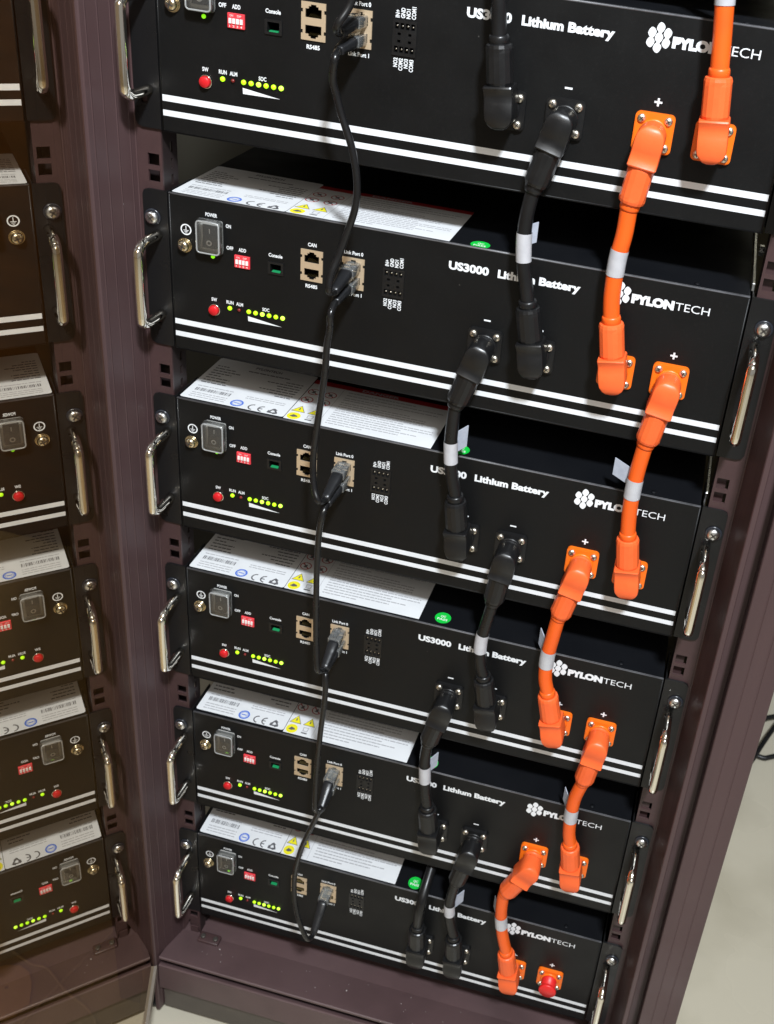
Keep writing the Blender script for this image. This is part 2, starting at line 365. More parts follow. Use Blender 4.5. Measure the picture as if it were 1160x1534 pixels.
e.add(vs, [(0,1,5,4),(2,6,7,3),(0,2,3,1),(4,5,7,6),(0,4,6,2),(1,3,7,5)]); e.obj('edge_strip', 'edge_steel', door)
hp = MB().lathe([(3.2,0),(3.2,26)], dpt(s0+4, -9, gz0-26), 'z', 12); hp.obj('hinge_pin', 'edge_steel', door)

# ================================================================== BATTERY MODULE (prototype at unit origin = top left of its face)
H = 132.0
def part(mb, name, m, parent, label=None): return mb.obj(name, m, parent, label)
def screw(mb, slot, c, r, h, cross=True):
    """pan head on the y axis, facing the viewer (towards -y); the cross recess goes to a second mesh"""
    x, y, z = c
    mb.lathe([(r,0),(r,-h*0.35),(r*0.86,-h*0.75),(r*0.55,-h*0.97),(0.05,-h)], c, 'y', 16)
    if cross:
        a = random.uniform(0, 1.5); t = MB()
        for k in (0, 1):
            b = MB().box(-r*0.58, r*0.58, y-h*1.02, y-h*0.5, -r*0.13, r*0.13); b.xf(Matrix.Rotation(a+k*math.pi/2, 4, 'Y')); t.join(b)
        t.xf(Matrix.Translation((x, 0, z))); slot.join(t)
SOCK = [(256.4,'-'), (297.0,'-'), (357.4,'+'), (397.5,'+')]; SZ = -75.8
def build_battery():
    root = bpy.data.objects.new('battery_module', None); COL.objects.link(root); root.empty_display_size = 0.02
    # --- face with real cut-outs
    cut = [rrect(82.0,93.2,-50.3,-41.6,0.4,1), rrect(108.6,124.9,-50.0,-26.4,0.4,1), rrect(142.0,157.4,-50.0,-26.4,0.4,1), rrect(174.0,189.2,-51.0,-29.4,0.4,1)]
    part(MB().holed(rrect(0,442,-H,0,0.5,2), cut, 0.35, 2.0), 'front_panel', 'black_paint', root)
    # rolled rim of the face (highlight along the top edge painted in pale grey)
    part(MB().tube([(0.5,0.95,-0.75),(441.5,0.95,-0.75)], 0.85, 10), 'top_edge', 'rim_highlight', root)
    rim = MB()
    for a, b in (((0.5,0.95,-H+0.75),(441.5,0.95,-H+0.75)), ((0.75,0.95,-1.7),(0.75,0.95,-H+0.8)), ((441.25,0.95,-1.7),(441.25,0.95,-H+0.8))):
        rim.tube([a, b], 0.85, 10)
    part(rim, 'panel_rim', 'black_paint', root)
    part(MB().box(0.6,441.4,2.05,420,-H+0.5,-0.5, skip=('-y',)), 'case', 'black_cover', root)
    mb, sl = MB(), MB(); bm_ = MB().lathe([(2.4,0),(2.2,0.6),(0.1,0.9)], (403.8,7.5,-0.45), 'z', 14); part(bm_, 'cover_screw', 'black_cover', root)
    # --- ears with handles
    for sd in (-1, 1):
        f = (lambda x: x) if sd < 0 else (lambda x: 442-x)
        out = [(f(a), b) for a, b in [(-1.2,-0.6),(-1.2,-131.2),(-16.5,-131.2),(-20.2,-129.6),(-21.6,-126.5),(-21.6,-5.0),(-20.2,-1.8),(-17.0,-0.6)]]
        hole = [[(f(a), b) for a, b in [(-16.2,-113),(-11.2,-113),(-11.2,-104.5),(-16.2,-104.5)]]]
        ear = part(MB().holed(out, hole, 1.0, 3.0).holed([(f(-1.3),3.1),(f(-2.6),3.1),(f(-2.6),40),(f(-1.3),40)], [], -131, -0.8, 'z'), 'mounting_ear', 'ear_paint', root)
        xs = f(-13.8)
        part(MB().lathe([(6.8,0),(6.8,-0.8),(5.9,-1.6),(5.4,-1.2)], (xs,1.0,-22.6), 'y', 20), 'cup_washer', 'washer_black', ear)
        mb, sl = MB(), MB(); screw(mb, sl, (xs,-0.4,-22.6), 5.2, 3.2); so = part(mb, 'rack_screw', 'zinc', ear)
        mb = sl; mb.obj('recess', 'screw_slot', ear)
        xh = f(-10.0); pts = [(xh,1.0,-36),(xh,-20,-36),(xh,-25.5,-37.3),(xh,-28.6,-40.2),(xh,-30,-45),(xh,-30,-94),(xh,-28.6,-98.8),(xh,-25.5,-101.7),(xh,-20,-103),(xh,1.0,-103)]
        hd = part(MB().tube(crom(pts, 4), 3.9, 16), 'handle', 'chrome', root)
    # --- stripes, lettering
    for za, zb in ((-104.6,-109.2), (-115.6,-119.9)):
        part(MB().add([(1.4,0.12,za),(440.6,0.12,za),(440.6,0.12,zb),(1.4,0.12,zb)], [(0,1,2,3)]), 'stripe', 'white_stripe', root)
    sm = dict(bold=0.03, y=0.14)
    def letter(mb, name='lettering'): part(mb, name, 'white_print', root)
    for t, x, z, wd in (('POWER',35.2,-12.4,9.6),('ON',49.0,-18.9,4.2),('OFF',49.9,-36.3,5.6),('ADD',60.1,-36.3,6.2),('Console',87.2,-35.6,11.2),('SW',35.8,-81.9,4.8),('RUN',49.1,-81.9,6.0),('ALM',57.2,-82.0,5.8),('SOC',79.2,-82.3,5.8),('CAN',116.7,-21.5,6.8),('RS485',116.6,-55.2,9.6),('Link Port 0',149.6,-21.9,15.0),('Link Port 1',149.6,-55.2,15.0)):
        letter(ctext(MB(), t, x, z, wd, 2.7, **sm))
    for t, x, wd in (('IN+',176.0,5.0),('GND',179.8,6.6),('NO1',183.5,6.2),('COM1',187.3,8.0)): letter(text(MB(), t, -27.2, -27.2+wd, 0, 2.7, rot=x+1.35, **sm))
    for t, x, wd in (('NO2',176.0,6.2),('COM2',179.8,8.2),('NO3',183.5,6.2),('COM3',187.3,8.2)): letter(text(MB(), t, -53.4-wd, -53.4, 0, 2.7, rot=x+1.35, **sm))
    letter(text(MB(), 'US3000', 223.3, 253.8, -20.1, 5.7, y=0.14, bold=0.046)); letter(text(MB(), 'Lithium', 260.6, 288.6, -20.1, 5.7, y=0.14, bold=0.046)); letter(text(MB(), 'Battery', 291.6, 322.4, -20.1, 5.7, y=0.14, bold=0.046))
    for x, sg in SOCK:
        if sg == '-': pg = [(x-2.6,-56.5),(x+2.6,-56.5),(x+2.6,-55.2),(x-2.6,-55.2)]
        else: pg = [(x-2.6,-56.5),(x-0.65,-56.5),(x-0.65,-58.5),(x+0.65,-58.5),(x+0.65,-56.5),(x+2.6,-56.5),(x+2.6,-55.2),(x+0.65,-55.2),(x+0.65,-53.2),(x-0.65,-53.2),(x-0.65,-55.2),(x-2.6,-55.2)]
        letter(MB().poly(pg, 0.14, None), 'polarity_mark')
    letter(MB().add([(64.1,0.14,-90.7),(64.3,0.14,-94.9),(92.6,0.14,-94.6)], [(0,1,2)]), 'charge_wedge')
    B_ = MB(); text(B_, 'PYLON', 359.9, 390.8, -20.2, 5.9, y=0.14, bold=0.075); text(B_, 'TECH', 391.6, 416.3, -20.2, 5.9, y=0.14, bold=-0.004)
    part(B_, 'brand_lettering', 'white_print', root)
    E_ = MB()
    for cx, cz in ((351.3,-9.4),(350.9,-15.6),(350.6,-21.8),(346.2,-12.9),(345.8,-18.9),(356.2,-12.4),(355.8,-18.4)):
        q = []
        for k in range(24):
            a = 2*math.pi*k/24; ca, sa = math.cos(a), math.sin(a); e_ = 1.28
            q.append((cx+2.62*math.copysign(abs(ca)**e_, ca)-0.5*math.copysign(abs(sa)**e_, sa), cz+3.3*math.copysign(abs(sa)**e_, sa)+0.75*math.copysign(abs(ca)**e_, ca)))
        E_.poly(q, 0.14, None)
    part(E_, 'brand_emblem', 'white_print', root)
    # --- earth point
    G = MB().holed(circ(13.9,-27.7,4.5,28), [circ(13.9,-27.7,3.5,28)], 0.14, None)
    G.add([(13.6,0.14,-24.8),(14.2,0.14,-24.8),(14.2,0.14,-28.0),(13.6,0.14,-28.0)], [(0,1,2,3)])
    for k, hw in enumerate((2.2,1.4,0.7)):
        z = -28.05-k*1.05; G.add([(13.9-hw,0.14,z),(13.9+hw,0.14,z),(13.9+hw,0.14,z-0.5),(13.9-hw,0.14,z-0.5)], [(0,1,2,3)])
    part(G, 'earth_symbol', 'white_print', root)
    mb, sl = MB(), MB(); mb.lathe([(5.8,0.3),(5.8,-0.9)], (12.9,0,-40.4), 'y', 20); mb.lathe([(5.2,-0.95),(5.2,-2.2)], (12.9,0,-40.4), 'y', 20); screw(mb, sl, (12.9,-2.2,-40.4), 4.6, 3.4)
    so = part(mb, 'earth_screw', 'brass', root); sl.obj('recess', 'screw_slot', so)
    # --- power switch under its clear cover
    sw = part(MB().holed(rrect(26.2,44.4,-41.2,-16.0,1.6,4), [rrect(29.2,41.4,-37.8,-19.4,0.6,2)], -2.6, 0.3).box(29.0,41.6,0.1,0.2,-38,-19), 'power_switch', 'switch_bezel', root)
    rk_ = MB(); a = [(28.6,-2.1,-38.6),(42.0,-2.1,-38.6),(42.0,-2.1,-18.6),(28.6,-2.1,-18.6)]
    rk_.add([(29.6,-2.0,-37.4),(41.0,-2.0,-37.4),(41.0,-5.2,-37.4),(29.6,-5.2,-37.4),(29.6,-3.0,-28.6),(41.0,-3.0,-28.6),(29.6,-2.0,-19.8),(41.0,-2.0,-19.8),(29.6,-3.6,-19.8),(41.0,-3.6,-19.8)],
            [(0,1,2,3),(3,2,5,4),(4,5,9,8),(8,9,7,6),(0,3,4,8,6),(1,7,9,5,2)])
    part(rk_, 'rocker', 'rocker', sw)
    mk = MB().holed(circ(35.3,-33.4,2.3,18), [circ(35.3,-33.4,1.2,18)], -4.9, None).add([(34.9,-3.75,-22.2),(35.7,-3.75,-22.2),(35.7,-3.65,-26.2),(34.9,-3.65,-26.2)], [(0,1,2,3)])
    part(mk, 'rocker_mark', 'white_print', sw)
    cv = MB().bev(25.4,45.2,-7.6,-0.2,-42.0,-15.2,2.2,3)
    part(cv, 'clear_cover', 'clear_cover', sw)
    ed = [(a, -7.1, b) for a, b in rrect(26.2,44.4,-41.2,-16.0,2.4,3)]; part(MB().tube(ed+ed[:2], 0.75, 8, False), 'cover_edge', 'cover_edge', sw)  # pale tube added as a painted highlight along the clear rim
    part(MB().box(31.0,39.6,-8.0,-6.8,-16.6,-15.0), 'cover_tab', 'cover_edge', sw)
    cv2 = MB().holed(rrect(25.2,45.4,-42.2,-15.0,2.4,4), [rrect(27.6,43.0,-39.8,-17.4,1.4,4)], -2.6, -2.1)
    part(cv2, 'cover_flange', 'clear_plug', sw)
    # --- lamps
    def led(x, z, m, name, r=1.75): part(MB().lathe([(r,0.3),(r,-0.5),(r*0.8,-1.1),(0.05,-1.4)], (x,0,z), 'y', 14), name, m, root)
    led(35.8,-45.8,'led_green','power_lamp',1.5); led(49.0,-86.8,'led_yellow','run_lamp',1.8); led(56.9,-86.8,'led_off','alarm_lamp',1.4)
    for k in range(6): led(65.0+k*5.67,-86.7,'led_bright' if k in (2, 5) else 'led_yellow','charge_lamp',1.8)
    bt = part(MB().lathe([(4.9,0.3),(4.9,-1.2),(4.2,-1.5),(4.2,0.3)], (36.2,0,-90.4), 'y', 24), 'push_button', 'chrome', root)
    part(MB().lathe([(4.0,0.3),(4.0,-3.2),(3.6,-3.7),(0.05,-3.8)], (36.2,0,-90.4), 'y', 24), 'button_cap', 'red_button', bt)
    # --- dip switches
    dp = part(MB().bev(54.0,66.6,-1.4,0.3,-50.6,-40.5,0.3,1,False), 'dip_switch', 'dip_red', root)
    for k in range(4): part(MB().box(55.4+k*2.75,57.3+k*2.75,-2.2,-1.42,-47.3,-43.9), 'slider', 'dip_white', dp)
    tx = MB(); ctext(tx, 'ON', 57.2, -42.1, 2.6, 1.3, y=-1.45, bold=0.0); ctext(tx, 'DIP', 62.9, -42.1, 3.0, 1.3, y=-1.45, bold=0.0); ctext(tx, '1 2 3 4', 60.3, -49.2, 9.6, 1.4, y=-1.45, bold=0.0)
    part(tx, 'dip_print', 'dip_white', dp)
    # --- ports
    cn = part(MB().holed(rrect(81.2,94.0,-51.0,-40.9,0.6,2), [rrect(83.2,92.0,-49.2,-42.6,0.3,1)], -0.7, 12), 'console_port', 'black_plastic', root)
    part(MB().box(84.4,91.0,-0.3,2.6,-49.15,-48.4), 'console_glow', 'console_green', cn)
    def jack(xc, name):
        def tslot(zc, up):
            s = 1 if up else -1
            return [(xc-5.9,zc-s*3.6),(xc+5.9,zc-s*3.6),(xc+5.9,zc+s*2.2),(xc+3.6,zc+s*2.2),(xc+3.6,zc+s*3.8),(xc+2.0,zc+s*3.8),(xc+2.0,zc+s*5.0),(xc-2.0,zc+s*5.0),(xc-2.0,zc+s*3.8),(xc-3.6,zc+s*3.8),(xc-3.6,zc+s*2.2),(xc-5.9,zc+s*2.2)]
        notch = [[(xc+sx*8.75,z0-1.1),(xc+sx*7.7,z0-1.1),(xc+sx*7.7,z0+1.1),(xc+sx*8.75,z0+1.1)] for sx in (-1,1) for z0 in (-31.4,-45.2)]
        out = [(xc-8.8,-50.8),(xc+8.8,-50.8)]
        for z0 in (-45.2,-31.4): out += [(xc+8.8,z0-1.2),(xc+7.6,z0-1.2),(xc+7.6,z0+1.2),(xc+8.8,z0+1.2)]
        out += [(xc+8.8,-25.6),(xc-8.8,-25.6)]
        for z0 in (-31.4,-45.2): out += [(xc-8.8,z0+1.2),(xc-7.6,z0+1.2),(xc-7.6,z0-1.2),(xc-8.8,z0-1.2)]
        j = part(MB().holed(out, [tslot(-32.2,True), tslot(-44.4,False)], -0.6, 0.3), name, 'jack_tan', root)
        cvt = MB()
        for zc in (-32.2,-44.4): cvt.box(xc-6.6,xc+6.6,0.4,13,zc-5.4,zc+5.4, skip=('-y',))
        part(cvt, 'cavity', 'dark_inside', j)
        ct = MB()
        for zc, s in ((-32.2,-1),(-44.4,-1)):
            for k in range(8): ct.add([(xc-4.2+k*1.12,1.2,zc+s*3.2),(xc-3.7+k*1.12,1.2,zc+s*3.2),(xc-3.7+k*1.12,9,zc+s*0.6),(xc-4.2+k*1.12,9,zc+s*0.6)], [(0,1,2,3)])
        part(ct, 'contacts', 'gold_contact', j); return j
    jack(116.7, 'data_port'); jack(149.7, 'link_port')
    hl = []; 
    for zc in (-32.4,-47.7):
        for k in range(4): hl.append([(175.0+k*3.75-0.25,zc-2.1),(177.0+k*3.75+0.25,zc-2.1),(177.0+k*3.75+0.25,zc+2.1),(175.0+k*3.75-0.25,zc+2.1)])
    for zc in (-37.6,-42.4):
        for k in (0.5, 2.5): hl.append([(174.9+k*3.75,zc-0.9),(177.1+k*3.75,zc-0.9),(177.1+k*3.75,zc+0.9),(174.9+k*3.75,zc+0.9)])
    tb = part(MB().holed(rrect(173.2,190.0,-51.8,-28.6,0.4,1), hl, -0.5, 8), 'terminal_block', 'black_plastic', root)
    part(MB().box(173.8,189.4,8.1,9,-51,-29.4), 'block_back', 'dark_inside', tb)
    for zc in (-32.4,-47.7):
        for k in range(4): part(MB().lathe([(0.62,6),(0.62,0.9),(0.4,0.5)], (176.0+k*3.75,0,zc), 'y', 8), 'pin', 'nickel', tb)
    # --- power sockets
    for x, sg in SOCK:
        org = sg == '+'
        pl = MB().holed(rrect(x-13.3,x+13.3,SZ-13.3,SZ+13.3,3.4,5), [], -2.2, 0.3); 
        pl.holed(rrect(x-12.7,x+12.7,SZ-12.7,SZ+12.7,3.0,5), [], -2.8, -2.25)
        pl = part(pl, 'power_socket', 'orange_plate' if org else 'black_plastic', root)
        mb, sl = MB(), MB()
        for sx in (-1,1):
            for sz in (-1,1):
                one, so = MB(), MB(); screw(one, so, (x+sx*9.0,-2.8,SZ+sz*9.0), 2.9, 2.0)
                sc = part(one, 'plate_screw', 'nickel', pl); sl.join(so)
        part(sl, 'screw_recesses', 'screw_slot', pl)
        part(MB().lathe([(9.6,-2.3),(9.6,-3.6),(8.6,-4.0),(6.5,-4.0)], (x,0,SZ), 'y', 24), 'socket_ring', 'orange_plate' if org else 'black_plastic', pl)
    # --- stickers on the top cover (flat print, read from the front); z = height above the cover
    zc = -0.42
    st = part(MB().poly(rrect(0.9,93.4,4.0,82.0,2.2,3), zc, zc+0.1, 'z'), 'rating_sticker', 'sticker_white', root)
    g1, g2, g3 = MB(), MB(), MB(); hz = zc+0.14
    def dash(mb, x0, x1, y, h, seg=True):
        x = x0
        while x < x1-0.6:
            wd = min(random.uniform(1.6,6.0), x1-x) if seg else x1-x0
            mb.add([(x,y,hz),(x+wd,y,hz),(x+wd,y+h,hz),(x,y+h,hz)], [(0,1,2,3)]); x += wd+random.uniform(0.5,0.9)
    for k in range(8): dash(g1, 5.0, 5.0+random.uniform(10,26), 66-k*4.6, 1.5)
    for k in range(3): dash(g2, 7.0, 39.0, 14.0-k*3.2, 1.0)
    x = 7.0
    while x < 38: wd = random.choice((0.3,0.5,0.8)); g1.add([(x,18.5,hz),(x+wd,18.5,hz),(x+wd,23.5,hz),(x,23.5,hz)], [(0,1,2,3)]); x += wd+random.choice((0.4,0.5,0.9))
    dash(g2, 6.0, 39.0, 26.5, 1.1)
    for k in range(7): wd = random.uniform(9,34); dash(g1, 88-wd, 88, 60-k*4.4, 1.4)
    dash(g1, 34, 74, 66.5, 1.6)
    for k in range(2): dash(g2, 52, 88, 24.2-k*3.0, 1.0)
    text(g1, 'PYLONTECH', 37.5, 62.0, 73.4, 3.6, y=hz, bold=0.03, plane='top')
    g3.holed(circ(49.4,10.8,5.6,28), [circ(49.4,10.8,4.1,28)], hz, None, 'z')
    g3.holed(circ(49.4,10.8,3.7,24), [circ(49.4,10.8,3.3,24)], hz, None, 'z')
    dash(g3, 46.9, 51.9, 10.2, 1.2, False)
    def arc(mb, cx, cy, r, t, a0, a1, n=16):
        vs = []
        for k in range(n+1):
            a = math.radians(a0+(a1-a0)*k/n); vs += [(cx+r*math.cos(a),cy+r*math.sin(a),hz),(cx+(r-t)*math.cos(a),cy+(r-t)*math.sin(a),hz)]
        mb.add(vs, [(2*k,2*k+1,2*k+3,2*k+2) for k in range(n)])
    arc(g1, 64.8, 9.4, 4.8, 1.3, 92, 268); arc(g1, 73.4, 9.4, 4.8, 1.3, 92, 268); g1.add([(69.6,8.8,hz),(72.8,8.8,hz),(72.8,10.0,hz),(69.6,10.0,hz)], [(0,1,2,3)])
    for k in range(3):                                                                   # recycling loop
        a = math.radians(90+120*k); b = math.radians(90+120*(k+1)); r_ = 6.4; cx, cy = 82.2, 9.0
        p, q = Vector((cx+r_*math.cos(a), cy+r_*math.sin(a), hz)), Vector((cx+r_*math.cos(b), cy+r_*math.sin(b), hz)); d = q-p; nrm = Vector((-d.y, d.x, 0)).normalized()
        g1.add([p+d*0.16, p+d*0.62, p+d*0.62+nrm*1.7, p+d*0.16+nrm*1.7], [(0,1,2,3)]); g1.add([p+d*0.60-nrm*1.0, p+d*0.93+nrm*0.8, p+d*0.60+nrm*2.7], [(0,1,2)])
    part(g1, 'dark_print', 'print_grey', st); part(g2, 'fine_print', 'print_light', st); part(g3, 'blue_print', 'print_blue', st)
    wr = part(MB().poly([(93.9,4.0),(221.3,4.0),(221.3,77.6),(93.9,77.6)], zc, zc+0.1, 'z'), 'warning_sticker', 'sticker_white', root)
    red, rw, yl, bk, lt = MB(), MB(), MB(), MB(), MB()
    red.add([(93.9,70.4,hz),(221.3,70.4,hz),(221.3,77.6,hz),(93.9,77.6,hz)], [(0,1,2,3)])
    h2 = hz
    text(rw, 'DANGER', 138.0, 172.0, 72.2, 3.8, y=hz+0.05, bold=0.03, plane='top')
    pass
    for cx, cy in ((100.3,55.4),(100.0,40.2),(115.2,40.2),(115.4,55.4)):
        red.holed(circ(cx,cy,5.4,22), [circ(cx,cy,4.5,22)], hz, None, 'z'); d = 3.3
        red.add([(cx-d-0.4,cy+d-0.4,hz),(cx-d+0.4,cy+d+0.4,hz),(cx+d+0.4,cy-d+0.4,hz),(cx+d-0.4,cy-d-0.4,hz)], [(0,1,2,3)])
        bk.add([(cx-1.8,cy-2.4,hz+0.03),(cx+1.6,cy-2.0,hz+0.03),(cx+1.0,cy+2.2,hz+0.03),(cx-1.0,cy+1.4,hz+0.03)], [(0,1,2,3)])
    for cx, cy in ((100.9,22.2),(115.2,22.2)):
        bk.add([(cx-6.2,cy-4.2,hz),(cx+6.2,cy-4.2,hz),(cx,cy+6.4,hz)], [(0,1,2)]); part(MB().add([(cx-5.2,cy-3.6,hz+0.05),(cx+5.2,cy-3.6,hz+0.05),(cx,cy+5.3,hz+0.05)], [(0,1,2)]), 'warning_triangle', 'print_yellow', wr)
        bk.add([(cx-0.6,cy-1.4,hz+0.09),(cx+0.8,cy-0.8,hz+0.09),(cx+0.3,cy+2.8,hz+0.09),(cx-0.5,cy+2.2,hz+0.09)], [(0,1,2,3)])
    yl.poly(circ(100.6,10.3,5.7,24), hz+0.02, None, 'z'); bk.add([(97.2,9.0,hz+0.06),(100.4,8.2,hz+0.06),(104.2,9.6,hz+0.06),(103.0,11.4,hz+0.06),(99.6,12.6,hz+0.06)], [(0,1,2,3,4)])
    bk.add([(111.0,7.4,hz),(117.0,7.4,hz),(117.0,8.9,hz),(111.0,8.9,hz)], [(0,1,2,3)]); lt.holed([(111.6,10.2),(116.4,10.2),(117.0,15.6),(111.0,15.6)], [[(112.4,11.0),(115.6,11.0),(116.1,14.8),(111.9,14.8)]], hz, None, 'z')
    lt.add([(122.6,5.5,hz),(122.95,5.5,hz),(122.95,69.0,hz),(122.6,69.0,hz)], [(0,1,2,3)])
    y = 65.5
    while y > 8: dash(lt, 128.0, random.choice((212,205,190,216,160)), y, 1.25); y -= random.choice((3.7,3.7,5.0))
    part(red, 'red_print', 'sticker_red', wr); part(rw, 'heading', 'print_light', wr); part(yl, 'yellow_print', 'print_yellow', wr); part(bk, 'dark_print', 'print_grey', wr); part(lt, 'fine_print', 'print_light', wr)
    qc = part(MB().poly(circ(243.6,10.6,7.3,28), zc, zc+0.1, 'z'), 'check_sticker', 'sticker_green', root)
    qt = MB(); text(qt, 'QC', 241.2, 246.0, 11.2, 2.6, y=hz, bold=0.01, plane='top'); text(qt, 'PASS', 239.0, 248.2, 7.2, 2.6, y=hz, bold=0.01, plane='top'); part(qt, 'check_print', 'white_print', qc)
    return root
def copy_tree(o, parent=None):
    c = o.copy(); COL.objects.link(c); c.parent = parent
    for ch in list(o.children): copy_tree(ch, c)
    return c
UDX = [-1.29, 0.64, -0.53, 1.05, 0.92, -0.79]
QCO = [(0,0), (0.2,-2.9), (1.0,0.2), (-2.4,2.2), (0,0), (-2.5,0)]
def UZ(u): return (1-u)*177.8
BL = ['black battery module at the very top, cut off by the upper edge of the photo', 'second black battery module from the top, just below the cut-off one',
      'third black battery module from the top', 'fourth black battery module from the top, third above the sill',
      'fifth black battery module from the top, just above the lowest one', 'lowest black battery module, with a red cap on its right socket']
proto = build_battery(); units = []
for u in range(6):
    o = proto if u == 0 else copy_tree(proto)
    o.location = Vector((UDX[u], 0, UZ(u)))*S
    for ch in o.children:                           # hand-applied stickers never sit quite alike
        nm = ch.name.split('.')[0]
        if nm == 'check_sticker': ch.location = (QCO[u][0]*S, QCO[u][1]*S, 0)
        elif nm in ('rating_sticker', 'warning_sticker'): ch.location = (0, random.uniform(-0.8,0.9)*S, 0); ch.rotation_euler.z = random.uniform(-0.004,0.004)
    o['label'] = BL[u]; o['category'] = 'battery'; o['group'] = 'battery modules stacked in the rack'; units.append(o)

# ================================================================== POWER CABLES
PY = -17.0
KD = 1.01625                               # the cable points below were measured 28 mm in front of the faces; the cables hang at 17 mm
def kx(x): return 399.3+(x-399.3)*KD
def kz(z): return 263.2+(z-263.2)*KD
def plug(parent, cx, cz, ang, mats):
    """right-angle plug on the socket axis (cx,cz), running off in direction ang (degrees, 0 = up, clockwise)"""
    u = Vector((math.sin(ang), 0, math.cos(ang))); wv = Vector((math.cos(ang), 0, -math.sin(ang)))
    c = Vector((cx, 0, cz))
    def pt(s, a, y): q = c+u*s+wv*a; return (q.x, y, q.z)
    # body: rounded heel, flat back, saddle in its front face
    st = [(-9.7,0.6,-21,-10.5),(-9.2,3.0,-24.2,-9.0),(-8,5.4,-25.6,-8.2),(-6,7.6,-26.3,-7.6),(-3,9.2,-26.6,-7.4),(0,9.7,-26.7,-7.4),(4,9.8,-26.6,-7.4),(8,9.8,-25.8,-7.4),(11.5,9.8,-25.0,-7.4),(15.0,9.9,-25.6,-7.4),(18,10.0,-27.2,-7.4),(19,9.6,-26.8,-7.8)]
    mb = MB(); vs = []; n = 0
    for s, hw, yf, yb in st:
        r = min(1.6, hw*0.45)
        ring = [(-hw+r,yf),(hw-r,yf),(hw-r*0.3,yf+r*0.3),(hw,yf+r),(hw,yb-r),(hw-r*0.3,yb-r*0.3),(hw-r,yb),(-hw+r,yb),(-hw+r*0.3,yb-r*0.3),(-hw,yb-r),(-hw,yf+r),(-hw+r*0.3,yf+r*0.3)]
        n = len(ring); vs += [pt(s, a, y) for a, y in ring]
    fs = [(i*n+k, i*n+(k+1)%n, (i+1)*n+(k+1)%n, (i+1)*n+k) for i in range(len(st)-1) for k in range(n)]
    mb.add(vs, fs, True); mb.add(vs[:n], [list(range(n))]); mb.add(vs[-n:], [list(range(n))])
    pl = mb.obj('plug', mats[0], parent)
    sh = pl.modifiers.new('edges', 'EDGE_SPLIT'); sh.split_angle = math.radians(38)
    # eight-sided gland nut with chamfered facets, then a collar round the cable
    g = MB(); vs = []; prof = [(17.5,8.2),(19.4,8.9),(21.0,9.6),(40.0,9.5),(42.6,9.2),(44.6,8.6),(45.2,7.6)]
    for i, (s, r) in enumerate(prof):
        for k in range(16):
            a = 2*math.pi*(k+0.5)/16; rr = r if not (21 <= s <= 40) else r*(0.955 if k % 4 in (0, 3) else 1.0)
            vs.append(pt(s, rr*math.cos(a), PY+rr*math.sin(a)))
    g.add(vs, [(i*16+k, i*16+(k+1)%16, (i+1)*16+(k+1)%16, (i+1)*16+k) for i in range(len(prof)-1) for k in range(16)], False)
    g.add(vs[:16], [list(range(16))]); g.add(vs[-16:], [list(range(16))])
    g.obj('gland_nut', mats[0], pl)
    k = MB(); k.tube([pt(s, 0, PY) for s in (43, 49, 50.5)], [7.0, 6.9, 6.3], 16); k.obj('collar', mats[2], pl)
    prof = [(8.6,-4.05)]
    for k2 in range(1): y = -4.6-k2*2.7; prof += [(8.9,y),(8.9,y-1.0),(8.2,y-1.5),(8.2,y-2.2)]
    prof += [(8.9,-9.6)]
    MB().lathe(prof, (cx,0,cz), 'y', 24).obj('ribbed_neck', mats[0], pl)
    return Vector(pt(50, 0, PY)), Vector(pt(43, 0, PY)), u
ORG = ('orange_plastic', 'orange_cable', 'orange_cable'); BLK = ('black_plastic', 'black_cable', 'black_plastic')
